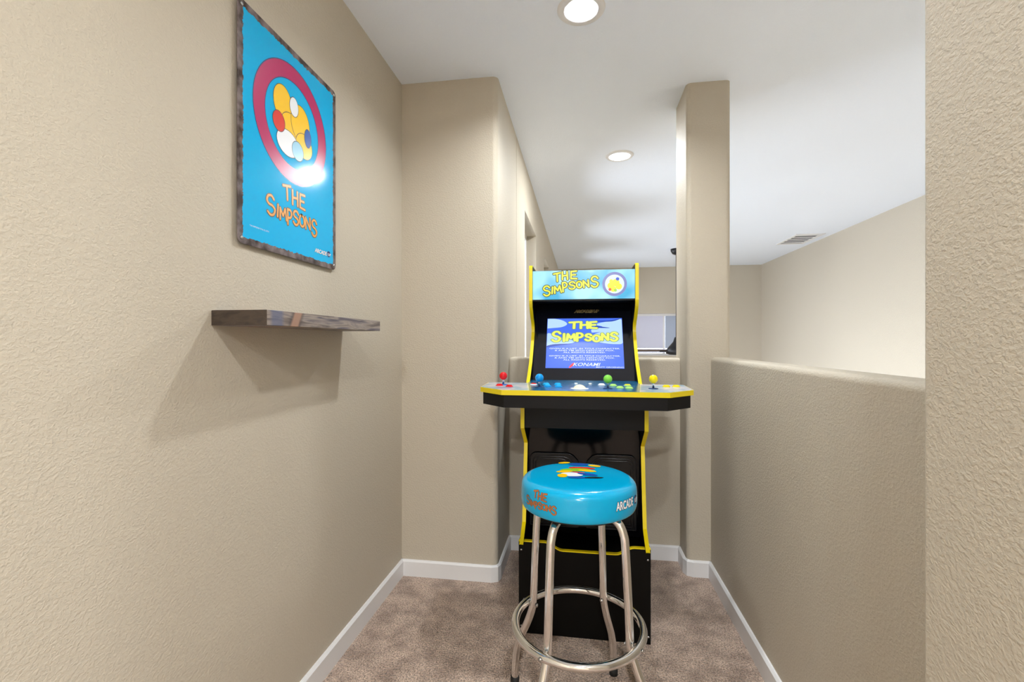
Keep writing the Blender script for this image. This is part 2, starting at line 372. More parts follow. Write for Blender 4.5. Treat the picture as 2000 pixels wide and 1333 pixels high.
def baseboard(name, pts, h=0.083, t=0.014):
    """Offset polyline pts (wall line, room on its right-hand side) extruded up, with an eased top."""
    m_ = MB(); n = len(pts); P = [Vector((p[0], p[1])) for p in pts]
    def off(d):
        out = []
        for i in range(n):
            ns = []
            if i > 0: e = (P[i] - P[i - 1]).normalized(); ns.append(Vector((e.y, -e.x)))
            if i < n - 1: e = (P[i + 1] - P[i]).normalized(); ns.append(Vector((e.y, -e.x)))
            if len(ns) == 2: b = (ns[0] + ns[1]).normalized(); k = d / max(0.3, b.dot(ns[0])); out.append(P[i] + b * k)
            else: out.append(P[i] + ns[0] * d)
        return out
    rows = [(off(0), 0.0), (off(t), 0.0), (off(t), h - 0.008), (off(t * 0.45), h), (off(0), h)]
    vs = [(p.x, p.y, z) for r, z in rows for p in r]; fs = []
    for a in range(len(rows) - 1):
        for i in range(n - 1): fs.append((a * n + i, a * n + i + 1, (a + 1) * n + i + 1, (a + 1) * n + i))
    fs.append([a * n for a in range(5)][::-1]); fs.append([a * n + n - 1 for a in range(5)])
    m_.add(vs, fs); return struct(m_.build(name, M['trimw']))
r_ = 0.028
baseboard('baseboard_left', [(XW, -3.19), (XW, YJ)])
baseboard('baseboard_left_return', [(XW + 0.001, YJ), (XN - 0.032, YJ), (XN - 0.008, YJ + 0.010), (XN, YJ + 0.034), (XN, YH)])
baseboard('baseboard_back', [(XN, YH), (0.545, YH)])
baseboard('baseboard_column', [(0.545, YH), (0.545, 2.534), (0.555, 2.508), (0.578, 2.50), (XI, 2.50)])
baseboard('baseboard_right', [(XI, 2.50), (XI, 0.86)])
baseboard('baseboard_right_near', [(0.560, 0.84), (0.560, -0.54)])

# windows of the setting; the unseen lower row is added for its light
def window(name, fn, a, b, c, d, mull=(), shades=None, depth=0.11):
    """fn(u, v, w): u along the wall, v up, w into the wall from the room face"""
    fr = MB(); t = 0.045
    def bar(u0, v0, u1, v1, w0=depth - 0.02, w1=depth + 0.03, mb=fr):
        mb.prism([(u0, v0), (u1, v0), (u1, v1), (u0, v1)], w0, w1, fn)
    bar(a, b, c, b + t); bar(a, d - t, c, d); bar(a, b + t, a + t, d - t); bar(c - t, b + t, c, d - t)
    for k in mull: bar(k - 0.02, b + t, k + 0.02, d - t)
    o = struct(fr.build(name, M['trimw']))
    g = MB(); g.prism([(a + t, b + t), (c - t, b + t), (c - t, d - t), (a + t, d - t)], depth + 0.008, depth + 0.014, fn)
    g.build('pane', M['pane'], o)
    for (u0, v0, u1, v1, mm) in (shades or []):
        s_ = MB(); s_.prism([(u0, v0), (u1, v0), (u1, v1), (u0, v1)], depth - 0.028, depth - 0.023, fn); s_.build('window_shade', mm, o)
    return o
fL = lambda u, v, w: (XN - w, u, v)
window('window_1', fL, *WIN[0], mull=())
window('window_2', fL, *WIN[1])
window('window_3', fL, *WIN[2])
for i, k in enumerate((3, 4, 5)): window('window_%d' % (5 + i), fL, *WIN[k])  # lower row, out of view, added so daylight bounces to the ceiling
window('window_4', lambda u, v, w: (u, YF + w, v), 0.55, 0.97, 1.98, 1.735, mull=(1.49,),
       shades=[(0.60, 1.10, 1.47, 1.69, M['shade']), (1.51, 1.10, 1.93, 1.69, M['shade2']), (0.60, 1.02, 1.93, 1.09, M['shade'])])

# ------------------------------------------------------------------ ceiling fittings
def downlight_can(x, y, label):
    t = thing('recessed_ceiling_light', label, 'ceiling light', (x, y, H))
    a = MB(); a.lathe([(0.063, 0.0), (0.068, -0.006), (0.092, -0.005), (0.097, 0.0)], (x, y, H), 56, caps=False); a.build('trim_ring', M['trimw'], t, (x, y, H))
    a = MB(); a.lathe([(0.063, -0.001), (0.060, 0.04), (0.052, 0.085), (0.001, 0.088)], (x, y, H), 48, caps=False); o = a.build('baffle', M['baffle'], t, (x, y, H))
    a = MB(); a.lathe([(0.001, 0.030), (0.024, 0.032), (0.038, 0.042), (0.043, 0.056), (0.030, 0.080), (0.001, 0.084)], (x, y, H), 40); a.build('bulb', M['bulb'], t, (x, y, H))
    return t
def downlight_flat(x, y, label):
    t = thing('recessed_ceiling_light', label, 'ceiling light', (x, y, H))
    a = MB(); a.lathe([(0.074, -0.004), (0.078, -0.010), (0.094, -0.008), (0.100, 0.0)], (x, y, H), 56, caps=False); a.build('trim_ring', M['trimw'], t, (x, y, H))
    a = MB(); a.lathe([(0.001, -0.007), (0.076, -0.007), (0.076, 0.0)], (x, y, H), 48, smooth=False); a.build('lens', M['lens'], t, (x, y, H))
    return t
downlight_can(*L1, 'lit deep recessed ceiling light with a visible bulb, above the nook')
downlight_flat(*L2, 'small lit flush ceiling light farther back, over the stairwell behind the arcade cabinet')

vt = thing('ceiling_vent', 'white ceiling air vent with grey slots near the far right wall', 'vent', (2.83, 6.5, H))
x0, x1, y0, y1 = 2.66, 3.0, 6.2, 6.8
a = MB(); wall_grid(a, lambda u, v, t: (u, v, H - t), [x0, x1], [y0, y1], [(x0 + .035, y0 + .04, x1 - .035, y1 - .04)], 0.010); a.build('vent_frame', M['trimw'], vt, (2.83, 6.5, H))
a = MB(); a.box(x0 + .035, y0 + .04, H - 0.002, x1 - .035, y1 - .04, H - 0.0005); a.build('duct_shade_plate', M['slot'], vt, (2.83, 6.5, H))  # solid grey plate below an uncut ceiling, coloured as the duct's shade
for k in range(5):
    yy = y0 + .04 + (k + 0.5) * 0.104; a = MB(); a.prism([(yy - .010, H - .002), (yy + .004, H - .007), (yy + .010, H - .007), (yy - .004, H - .002)], x0 + .035, x1 - .035, lambda u, v, t: (t, u, v)); a.build('slat', M['trimw'], vt, (2.83, 6.5, H))

FX, FY = 1.375, 6.95
fan = thing('ceiling_fan', 'dark ceiling fan with brown blades, hanging beyond the wall column', 'ceiling fan', (FX, FY, H))
FL = (FX, FY, H)
a = MB(); a.lathe([(0.085, 0.0), (0.083, -0.03), (0.06, -0.07), (0.025, -0.085), (0.001, -0.085)], FL, 32); a.build('canopy', M['fanblack'], fan, FL)
a = MB(); a.tube([(FX, FY, H - 0.08), (FX, FY, 1.28)], 0.014, 12); a.build('downrod', M['fanblack'], fan, FL)
a = MB(); a.lathe([(0.001, 1.29), (0.03, 1.285), (0.05, 1.22), (0.10, 1.16), (0.15, 1.10), (0.15, 1.05), (0.10, 1.03), (0.001, 1.025)], (FX, FY, 0), 36); a.build('motor_housing', M['fanblack'], fan, FL)
for k in range(3):
    th = PI + k * 2 * PI / 3; d = Vector((math.cos(th), math.sin(th), 0)); q = Vector((-d.y, d.x, 0))
    pl = [(0.13, -0.03), (0.22, -0.06), (0.60, -0.075), (0.655, -0.05), (0.66, 0.04), (0.60, 0.065), (0.22, 0.055), (0.13, 0.03)]
    a = MB(); a.prism(pl, -0.004, 0.004, lambda u, v, t: Vector((FX, FY, 1.092)) + d * u + q * v + Vector((0, 0, t + v * 0.16))); bl = a.build('blade', M['brown'], fan, FL)
    a = MB(); a.tube([Vector((FX, FY, 1.085)) + d * 0.10, Vector((FX, FY, 1.084)) + d * 0.24], 0.012, 8); a.build('blade_iron', M['fanblack'], bl, FL)

# ------------------------------------------------------------------ lettering tools
def catmull(P, k=5):
    out = []
    for i in range(len(P) - 1):
        p0 = P[max(i - 1, 0)]; p1 = P[i]; p2 = P[i + 1]; p3 = P[min(i + 2, len(P) - 1)]
        for j in range(k):
            t = j / k
            out.append(tuple(0.5 * ((2 * p1[c]) + (-p0[c] + p2[c]) * t + (2 * p0[c] - 5 * p1[c] + 4 * p2[c] - p3[c]) * t * t + (-p0[c] + 3 * p1[c] - 3 * p2[c] + p3[c]) * t ** 3) for c in (0, 1)))
    return out + [P[-1]]
GL = {
 'T': [[(-.05, .92), (1.05, 1.0)], [(.5, .95), (.46, 0)]],
 'H': [[(.08, 1), (.05, 0)], [(.92, 1), (.95, 0)], [(.06, .48), (.94, .54)]],
 'E': [[(.95, 1), (.1, .95), (.08, .04), (1, 0)], [(.1, .5), (.8, .52)]],
 'S': [catmull([(.95, .80), (.70, .98), (.30, .96), (.08, .75), (.28, .56), (.66, .48), (.94, .28), (.72, .04), (.32, 0), (.02, .16)])],
 'I': [[(.5, 1), (.5, 0)]],
 'M': [[(0, 0), (.12, 1), (.5, .34), (.88, 1), (1, 0)]],
 'P': [[(.1, 0), (.1, 1)], catmull([(.1, .98), (.65, .98), (.95, .74), (.66, .48), (.1, .44)])],
 'O': [catmull([(.5, 1), (.12, .85), (0, .5), (.12, .15), (.5, 0), (.88, .15), (1, .5), (.88, .85), (.5, 1)])],
 'N': [[(.05, 0), (.08, 1), (.92, 0), (.95, 1)]],
}
def strokes(mb, lines, wd, fn, lift, mi=0):
    """Thick round-ended strokes; fn(x, y, lift) -> xyz. Strokes that cross lie a hair's breadth apart."""
    idx = 0
    for L in lines:
        parts = [L] if len(L) > 5 else list(zip(L, L[1:]))
        for S in parts:
            z = lift + (idx % 6) * 4e-5; idx += 1
            Q = [S[0]]
            for a, b in zip(S, S[1:]):
                k = max(1, int(math.hypot(b[0] - a[0], b[1] - a[1]) / 0.03)) if CURVED else 1
                Q += [(a[0] + (b[0] - a[0]) * t / k, a[1] + (b[1] - a[1]) * t / k) for t in range(1, k + 1)]
            n = len(Q); nrm = []
            for i in range(n):
                a, b = Q[max(i - 1, 0)], Q[min(i + 1, n - 1)]; dx, dy = b[0] - a[0], b[1] - a[1]; l = math.hypot(dx, dy) or 1
                nrm.append((-dy / l * wd / 2, dx / l * wd / 2))
            mb.add([fn(q[0] + m[0], q[1] + m[1], z) for q, m in zip(Q, nrm)] + [fn(q[0] - m[0], q[1] - m[1], z) for q, m in zip(Q, nrm)],
                   [(n + i, n + i + 1, i + 1, i) for i in range(n - 1)], mi)
            for q, m, d in ((Q[0], nrm[0], 1), (Q[-1], nrm[-1], -1)):
                a0 = math.atan2(m[1], m[0]); mb.add([fn(q[0] + math.cos(a0 + d * PI * j / 8) * wd / 2, q[1] + math.sin(a0 + d * PI * j / 8) * wd / 2, z) for j in range(9)], [list(range(9))], mi)
CURVED = False
def place(layout):
    """[(char, x, y, w, h, tilt degrees)] -> polylines"""
    out = []
    for ch, x, y, w, h, r in layout:
        c, s = math.cos(math.radians(r)), math.sin(math.radians(r))
        for L in GL[ch]:
            q = []
            for u, v in L:
                dx, dy = (u - .5) * w, (v - .5) * h
                q.append((x + w / 2 + dx * c - dy * s, y + h / 2 + dx * s + dy * c))
            out.append(q)
    return out
# the title as on the marquee, the sign and the stool: big wobbly letters climbing to the right (unit = full width)
TITLE = [('T', .205, .26, .11, .15, 4), ('H', .345, .29, .10, .14, 2), ('E', .495, .30, .11, .14, 0),
         ('S', .01, .0, .12, .175, 6), ('I', .145, .035, .05, .12, -4), ('M', .205, .05, .12, .12, 8), ('P', .35, .07, .09, .165, 4),
         ('S', .47, .115, .11, .13, 2), ('O', .605, .135, .09, .115, 6), ('N', .72, .145, .10, .12, 8), ('S', .86, .145, .125, .19, 4)]
TITLE_FLAT = [('T', .27, .33, .13, .15, 0), ('H', .43, .33, .115, .15, 0), ('E', .57, .33, .105, .15, 0),
         ('S', .0, .02, .125, .23, 0), ('I', .165, .025, .03, .17, 0), ('M', .225, .04, .12, .15, 0), ('P', .37, .03, .095, .18, 0),
         ('S', .505, .04, .09, .15, 0), ('O', .62, .02, .10, .14, 0), ('N', .75, .05, .10, .15, 0), ('S', .885, .035, .10, .19, 0)]
# the title on the sign: same letters, the line running nearly level
TITLE_SIGN = [('T', .30, .31, .13, .17, 6), ('H', .46, .29, .115, .17, 2), ('E', .61, .285, .11, .18, 0),
         ('S', .0, .05, .14, .22, 10), ('I', .165, .06, .05, .14, -4), ('M', .225, .05, .12, .13, 6), ('P', .365, .02, .09, .18, 2),
         ('S', .48, .05, .11, .17, 2), ('O', .61, .06, .10, .14, 6), ('N', .73, .06, .11, .14, 4), ('S', .87, .0, .12, .21, 2)]
def title(layout, fn, wd, wo, name, mats, parent, loc, l1=0.0003, l2=0.0007):
    mb = MB(); ls = place(layout); strokes(mb, ls, wo, fn, l1, 0); strokes(mb, ls, wd, fn, l2, 1)
    return mb.build(name, mats, parent, loc, merge=False)

def text_mesh(body, fn, size, name, m, parent, loc, lift=0.0006, bold=0.0, shear=0.0, align='CENTER', sx=1.0, outline=None):
    """fn(x, y, lift) -> xyz; the letters of the built-in font, laid on a surface"""
    mb = MB()
    for off, l_, mi in ([(bold + outline, lift * 0.5, 0), (bold, lift, 1)] if outline else [(bold, lift, 0)]):
        cu = bpy.data.curves.new('t', 'FONT'); cu.body = body; cu.size = 1.0; cu.align_x = align; cu.align_y = 'CENTER'; cu.offset = off; cu.shear = shear; cu.resolution_u = 3
        cu.fill_mode = 'FRONT' if hasattr(cu, 'fill_mode') else cu.fill_mode
        ob = bpy.data.objects.new('t', cu); COL.objects.link(ob); bpy.context.view_layer.update()
        me = bpy.data.meshes.new_from_object(ob.evaluated_get(bpy.context.evaluated_depsgraph_get()))
        mb.add([fn(v.co.x * size * sx, v.co.y * size, l_) for v in me.vertices], [list(p.vertices) for p in me.polygons], mi)
        bpy.data.objects.remove(ob); bpy.data.curves.remove(cu); bpy.data.meshes.remove(me)
    return mb.build(name, m, parent, loc, merge=False)
def disc(mb, c, r, fn, lift, mi=0, n=40, ry=None, r0=None, rot=0):
    ry = ry or r; P = []
    for j in range(n):
        t = 2 * PI * j / n; x, y = r * math.cos(t), ry * math.sin(t)
        P.append((c[0] + x * math.cos(rot) - y * math.sin(rot), c[1] + x * math.sin(rot) + y * math.cos(rot)))
    if r0 is None: mb.add([fn(x, y, lift) for x, y in P], [list(range(n))], mi)
    else:
        Q = [(c[0] + (x - c[0]) * r0, c[1] + (y - c[1]) * r0) for x, y in P]
        mb.add([fn(x, y, lift) for x, y in P + Q], [(j, (j + 1) % n, n + (j + 1) % n, n + j) for j in range(n)], mi)

# ------------------------------------------------------------------ metal sign on the left wall
SW, SH = 0.500, 0.672; SC = Vector((XW + 0.010, 1.365, 1.826))     # centre of the plate
sg = thing('metal_sign', 'glossy blue metal sign with rusty border and magenta ring, hung above the shelf', 'sign', SC)
def rrect(w, h, r, n=6):
    P = []
    for cx, cy, a0 in ((w / 2 - r, h / 2 - r, 0), (-w / 2 + r, h / 2 - r, 90), (-w / 2 + r, -h / 2 + r, 180), (w / 2 - r, -h / 2 + r, 270)):
        for k in range(n + 1):
            t = math.radians(a0 + 90 * k / n); P.append((cx + r * math.cos(t), cy + r * math.sin(t)))
    return P
a = MB(); a.prism(rrect(SW, SH, 0.018), -0.0015, 0.0015, lambda u, v, t: SC + Vector((t, u, v))); a.build('plate', sign_mat(SW, SH), sg, SC, bevel=0.0008, seg=2)
def fs(x, y, l): return SC + Vector((0.0015 + l, x, y))          # x along the wall away from the camera
ring_c = (-0.005, 0.093)
a = MB(); disc(a, ring_c, 0.189, fs, 0.0002, 1, 72, r0=0.72); disc(a, ring_c, 0.186, fs, 0.0004, 0, 72, r0=0.745)
a.build('ring_emblem', [M['ink_magenta'], M['ink_navy']], sg, SC, merge=False)
# plain stand-in for the picture inside the ring: overlapping plain discs in its colours
a = MB()
for i, (x, y, r, ry, k) in enumerate([(-.055, .045, .045, .055, 1), (-.015, -.015, .05, .045, 1), (.035, .02, .05, .06, 1), (.055, -.045, .045, .04, 1), (-.03, -.07, .055, .04, 2),
        (.02, -.075, .03, .03, 5), (-.075, -.02, .028, .03, 4), (0.0, .06, .022, .03, 2), (.075, -.01, .018, .03, 3)]):
    disc(a, (ring_c[0] + x, ring_c[1] + y), r + 0.002, fs, 0.0006 + i * 0.00005, 0, 28, ry=ry + 0.002); disc(a, (ring_c[0] + x, ring_c[1] + y), r, fs, 0.00062 + i * 0.00005, k, 28, ry=ry)
a.build('printed_picture', [M['ink_black'], M['ink_yellow'], M['ink_white'], M['ink_blue'], M['ink_red'], mat('light_blue_ink', srgb(150, 200, 226), 0.25)], sg, SC, merge=False)
TS = 0.262
title(TITLE_SIGN, lambda x, y, l: fs(-0.135 + x * TS, -0.250 + y * TS + 0.012, l), 0.026, 0.046, 'title_lettering', [M['ink_brown'], M['ink_orange']], sg, SC)
text_mesh('ARCADE', lambda x, y, l: fs(0.150 + x, -0.286 + y, l), 0.019, 'maker_logo', [M['ink_black'], M['ink_white']], sg, SC, bold=0.03, outline=0.04, shear=0.15)
a = MB(); disc(a, (0.201, -0.284), 0.011, fs, 0.0006, 0, 20); a.build('logo_icon', [M['ink_navy']], sg, SC, merge=False)
text_mesh('1UP', lambda x, y, l: fs(0.202 + x, -0.286 + y, l), 0.013, 'maker_logo', [M['ink_white']], sg, SC, bold=0.03, lift=0.0012)
text_mesh('THE SIMPSONS TM & (C) 20TH', lambda x, y, l: fs(-0.165 + x, -0.279 + y, l), 0.006, 'fine_print', [M['ink_white']], sg, SC)
for sy in (-1, 1):
    for sz in (-1, 1):
        c = SC + Vector((0.0015, sy * (SW / 2 - 0.014), sz * (SH / 2 - 0.016)))
        a = MB(); a.lathe([(0.002, -0.0114), (0.002, 0.0), (0.0055, 0.0), (0.005, 0.002), (0.003, 0.0032), (0.0001, 0.0036)], c, 16, ex=(0, 1, 0), ey=(0, 0, 1), ez=(1, 0, 0)); a.build('screw', M['screwm'], sg, SC)
# ------------------------------------------------------------------ floating shelf
S0 = Vector((XW + 0.078, 1.363, 1.281))
a = MB(); a.box(XW, 1.038, 1.2615, XW + 0.156, 1.688, 1.3005, 0)
sh = a.build('floating_shelf', [M['shelf_front'], M['shelf_end']], None, S0, bevel=0.0012, seg=2)
for p in sh.data.polygons:
    if abs(p.normal.y) > 0.9: p.material_index = 1
tag(sh, 'dark stained wooden floating shelf, empty, on the left wall below the blue sign', 'shelf')

# ------------------------------------------------------------------ arcade cabinet
XC = 0.009; YB = 1.906
AC = Vector((XC, YB, 0))
arc = thing('arcade_cabinet', 'black and yellow upright arcade cabinet with lit screen, on a riser behind the stool', 'arcade machine', AC)
HW = 0.260                                    # half width over the side panels
prof = [(1.872, 0.383), (1.905, 0.400), (1.968, 0.440), (2.000, 0.580), (2.035, 0.770), (1.915, 0.857), (1.915, 0.985), (2.10, 1.02), (2.125, 1.035),
        (2.225, 1.11), (2.292, 1.19), (2.335, 1.25), (2.345, 1.285), (2.330, 1.315), (2.29, 1.345), (2.245, 1.39), (2.235, 1.42), (2.235, 1.583), (2.245, 1.593)]
def smooth_run(P, i0, i1): return P[:i0] + catmull(P[i0:i1 + 1], 4) + P[i1 + 1:]
prof = smooth_run(prof, 9, 16)
back = [(2.60, 1.593), (2.60, 0.383)]
for s in (-1, 1):
    xo = XC + s * HW; xi = XC + s * (HW - 0.014)
    a = MB(); a.prism(prof + back, xo, xi, lambda u, v, t: (t, u, v)); sp = a.build('side_panel', M['black'], arc, AC)
    # T-molding: a strip over the front edge
    a = MB(); n = len(prof); rows = []
    for i, (y, z) in enumerate(prof):
        y0_, z0_ = prof[max(i - 1, 0)]; y1_, z1_ = prof[min(i + 1, n - 1)]; dy, dz = y1_ - y0_, z1_ - z0_; l = math.hypot(dy, dz)
        ny, nz = -dz / l, dy / l
        rows.append([(xo + s * .001, y + ny * 0.0, z + nz * 0.0), (xo + s * .001, y + ny * .0022, z + nz * .0022), (xi - s * .001, y + ny * .0022, z + nz * .0022), (xi - s * .001, y + ny * .0, z + nz * .0)])
    rows.append([(xo + s * .001, 2.60, 1.593), (xo + s * .001, 2.60, 1.596), (xi - s * .001, 2.60, 1.596), (xi - s * .001, 2.60, 1.593)])
    vs = [v for r in rows for v in r]; f_ = []
    for i in range(len(rows) - 1):
        for j in range(4): f_.append((i * 4 + j, i * 4 + (j + 1) % 4, (i + 1) * 4 + (j + 1) % 4, (i + 1) * 4 + j))
    a.add(vs, f_); a.build('edge_molding', M['yel'], sp, AC)
    sp['label'] = 'black side panel with yellow front edge'
xi = HW - 0.015
def panel(name, y0, z0, y1, z1, m, t=0.01, x=xi):
    a = MB(); d = Vector((0, y1 - y0, z1 - z0)).normalized(); nrm = Vector((0, -d.z, d.y)) * -t
    a.add([(XC - x, y0, z0), (XC + x, y0, z0), (XC + x, y1, z1), (XC - x, y1, z1)] + [tuple(Vector(p) + nrm) for p in [(XC - x, y0, z0), (XC + x, y0, z0), (XC + x, y1, z1), (XC - x, y1, z1)]],
          [(0, 1, 2, 3), (7, 6, 5, 4), (0, 4, 5, 1), (1, 5, 6, 2), (2, 6, 7, 3), (3, 7, 4, 0)])
    return a.build(name, m, arc, AC)
panel('lower_front_panel', 2.052, 0.37, 2.058, 0.853, M['gloss'])
a = MB(); a.box(XC - xi, 1.925, 0.857, XC + xi, 2.06, 0.965); a.build('upper_front_panel', M['black'], arc, AC)
a = MB(); a.box(XC - xi, 2.588, 0.383, XC + xi, 2.60, 1.59); a.build('back_panel', M['black'], arc, AC)
a = MB(); a.box(XC - xi, 2.258, 1.554, XC + xi, 2.588, 1.566); a.build('top_panel', M['black'], arc, AC)
# two raised ribbed door outlines on the lower panel
def rail(P, r=0.0035):
    a = MB(); a.tube([(p[0], 2.052 - 0.001, p[1]) for p in P], r, 8, closed=True); return a
for k, (x0, x1, c0, c1) in enumerate([(-0.226, -0.012, 1, 0), (0.024, 0.236, 0, 1)]):
    for dd, nm in ((0.0, 'coin_door'), (0.014, None), (0.024, None)):
        A, B, T, Bm = x0 + dd, x1 - dd, 0.722 - dd, 0.40 + dd
        rr = 0.028 - dd * 0.4
        cut = 0.045
        P = []
        if k == 0:
            P += [(A + rr * (1 - math.cos(t)), T - rr * (1 - math.sin(t))) for t in [i * PI / 12 for i in range(7)]]
            P += [(B - cut, T), (B - cut * .55, T - 0.008), (B - .004, T - 0.03), (B, T - 0.05), (B, Bm), (A, Bm)]
        else:
            P += [(A, Bm), (A, T - 0.05), (A + .004, T - 0.03), (A + cut * .55, T - 0.008), (A + cut, T)]
            P += [(B - rr * (1 - math.cos(t)), T - rr * (1 - math.sin(t))) for t in [PI / 2 - i * PI / 12 for i in range(7)]] + [(B, Bm)]
        if nm:
            door = MB(); door.prism(P, 2.046, 2.054, lambda u, v, t: (u, t, v)); door_o = door.build('coin_door', mat('ribbed_black_plastic', srgb(10, 10, 12), 0.3, spec=0.3), arc, AC)
        r2 = MB(); r2.tube([(p[0], 2.046, p[1]) for p in P], 0.0028, 8, closed=True); r2.build('raised_rim', mat('black_rim_plastic', srgb(16, 16, 19), 0.25, spec=0.4), door_o, AC)

# riser box under the cabinet
RW = 0.268; rz = 0.383
rp = [(-RW, 0.0), (RW, 0.0), (RW, rz), (0.205, rz)] + [(0.205 - 0.075 * t, rz - 0.031 * (1 - math.cos(PI * t)) / 2) for t in [i / 8 for i in range(1, 9)]] + \
     [(-0.085 - 0.075 * t, rz - 0.031 * (1 + math.cos(PI * t)) / 2) for t in [i / 8 for i in range(0, 9)]] + [(-RW, rz)]
rs = MB(); rs.prism(rp, YB, YB + 0.015, lambda u, v, t: (XC + u, t, v)); ro = rs.build('riser', M['riser'], arc, AC)
ro['label'] = 'plain black riser front with curved yellow top edge'
a = MB()
for s in (-1, 1): a.box(XC + s * RW - (0.012 if s > 0 else 0), YB + 0.015, 0, XC + s * RW + (0.012 if s < 0 else 0), 2.62, rz - 0.001)
a.box(XC - RW + .012, YB + .015, 0.30, XC + RW - .012, 2.62, 0.315); a.build('riser_box', M['riser'], ro, AC)
a = MB(); top = rp[2:]; 
rows = [[(XC + u, YB - .001, v - .001), (XC + u, YB - .001, v + .0035), (XC + u, YB + .016, v + .0035), (XC + u, YB + .016, v - .001)] for u, v in top]
vs = [v for r in rows for v in r]; f_ = [(i * 4 + j, i * 4 + (j + 1) % 4, (i + 1) * 4 + (j + 1) % 4, (i + 1) * 4 + j) for i in range(len(rows) - 1) for j in range(4)]
a.add(vs, f_ + [(0, 1, 2, 3), tuple(len(vs) - 4 + j for j in range(4))]); a.build('riser_edge_molding', M['yel'], ro, AC)
for (u, v) in [(-0.257, 0.348), (0.257, 0.340), (0.259, 0.030), (-0.257, 0.030)]:
    a = MB(); a.lathe([(0.0045, 0.0), (0.0042, 0.0018), (0.0001, 0.0026)], (XC + u, YB, v), 14, ex=(1, 0, 0), ey=(0, 0, 1), ez=(0, -1, 0)); a.build('screw', M['screwm'], ro, AC)

# marquee
MY = 2.252
mq = MB(); mq.box(XC - xi, MY, 1.428, XC + xi, MY + 0.006, 1.568)
mo = mq.build('marquee', M['marquee'], arc, AC); mo['label'] = 'backlit blue marquee'
a = MB(); a.box(XC - xi, MY + 0.006, 1.420, XC + xi, 2.50, 1.428); a.build('marquee_underside', M['black'], arc, AC)
def fm(x, y, l): return (XC + x, MY - l, y)
MS = 0.272
title(TITLE, lambda x, y, l: fm(-0.195 + x * MS, 1.447 + y * MS * 0.98, l), 0.028, 0.056, 'title_lettering', [M['m_out'], M['m_yel']], mo, AC)
a = MB(); mc = (0.150, 1.498)
disc(a, mc, 0.058, fm, 0.0004, 0, 56, r0=0.78); disc(a, mc, 0.046, fm, 0.0003, 1, 48)
for i, (x, y, r, k) in enumerate([(-.018, -.008, .016, 2), (.006, .006, .018, 2), (.020, -.012, .015, 2), (-.006, -.024, .014, 2), (-.022, -.026, .007, 4), (.004, -.030, .007, 5), (-.016, .014, .009, 2), (.014, .024, .008, 3)]):
    disc(a, (mc[0] + x, mc[1] + y), r, fm, 0.0006 + i * 0.00005, k, 24)
a.build('ring_emblem', [M['m_ring'], M['m_in'], M['m_yel'], M['m_blue'], M['m_red'], M['m_green']], mo, AC, merge=False)

# screen bezel glass, tilted back
GA = Vector((0, 2.215, 1.035)); GD = Vector((0, 2.43 - 2.215, 1.405 - 1.035)).normalized(); GN = Vector((0, -GD.z, GD.y))
def fg(x, z, l):                                   # x across, z = world height on the glass
    t = (z - 1.035) / GD.z; return Vector((XC + x, 0, 0)) + GA + GD * t + GN * l
a = MB(); a.prism([(-xi, 1.030), (xi, 1.030), (xi, 1.422), (-xi, 1.422)], -0.004, 0.0, fg); bz = a.build('screen_bezel', M['glass'], arc, AC)
SX0, SX1, SZ0, SZ1 = -0.182, 0.196, 1.091, 1.340
def fscr(x, y, l): return fg(SX0 + x * (SX1 - SX0), SZ0 + y * (SZ1 - SZ0), l)      # unit square on the screen
a = MB(); a.prism([(0, 0), (1, 0), (1, 1), (0, 1)], 0.0003, 0.001, fscr); 
def blob(P, mi, l): 
    q = catmull(P + [P[0]], 4); a.add([fscr(min(max(x, 0.004), .996), min(max(y, .004), .996), l) for x, y in q], [list(range(len(q)))], mi)
blob([(0, .79), (.08, .80), (.2, .82), (.27, .88), (.22, .95), (.12, .99), (0, .99)], 1, .0012)
blob([(.6, .70), (.75, .72), (.9, .74), (1, .73), (1, .97), (.85, .94), (.7, .90), (.66, .86), (.74, .82), (.60, .77)], 1, .0012)
blob([(0, .43), (.15, .46), (.34, .49), (.36, .54), (.2, .6), (.1, .66), (0, .68)], 1, .0012)
blob([(.6, .54), (.75, .49), (.9, .47), (1, .50), (1, .74), (.8, .74), (.62, .66)], 1, .0012)
blob([(0, .40), (.12, .43), (.34, .475), (.12, .47), (0, .43)], 2, .0013)
blob([(.66, .80), (.84, .795), (.70, .83), (.64, .83)], 2, .0013)
blob([(.62, .93), (.86, .93), (.98, .99), (.84, .955), (.64, .95)], 2, .0013)
scr = a.build('screen', [M['e_bg'], M['e_cloud'], M['e_cloud2']], arc, AC, merge=False); scr['label'] = 'lit blue game screen with yellow title'
SR = (SX1 - SX0) / (SZ1 - SZ0)
title(TITLE_FLAT, lambda x, y, l: fscr(.075 + x * .87, .505 + y * .87 * SR * 0.66, l + .0012), 0.043, 0.060, 'title_lettering', [M['e_out'], M['e_yel']], scr, AC)
def scr_text(body, cx, cy, size, m, **k): return text_mesh(body, lambda x, y, l: fscr(cx + x, cy + y * SR, l + 0.0014), size, k.pop('name', 'credit_lettering'), m, scr, AC, **k)
for dy in (0.0, -0.145):
    scr_text('GIVEN IS A LIST. IN TITLE CHARACTER.', .5, .378 + dy, .0235, [M['e_white']], bold=0.008, sx=2.25)
    scr_text('& AND TM 20TH CENTURY FOX.', .5, .340 + dy, .0235, [M['e_white']], bold=0.008, sx=2.25)
    scr_text('ALL RIGHTS RESERVED.', .5, .302 + dy, .0235, [M['e_white']], bold=0.008, sx=2.25)
scr_text('KONAMI', .52, .068, .058, [M['e_white']], bold=0.008, shear=0.3, sx=1.5)
scr_text('MATT GROENING', .82, .020, .022, [M['e_white']], bold=0.008, sx=1.95)
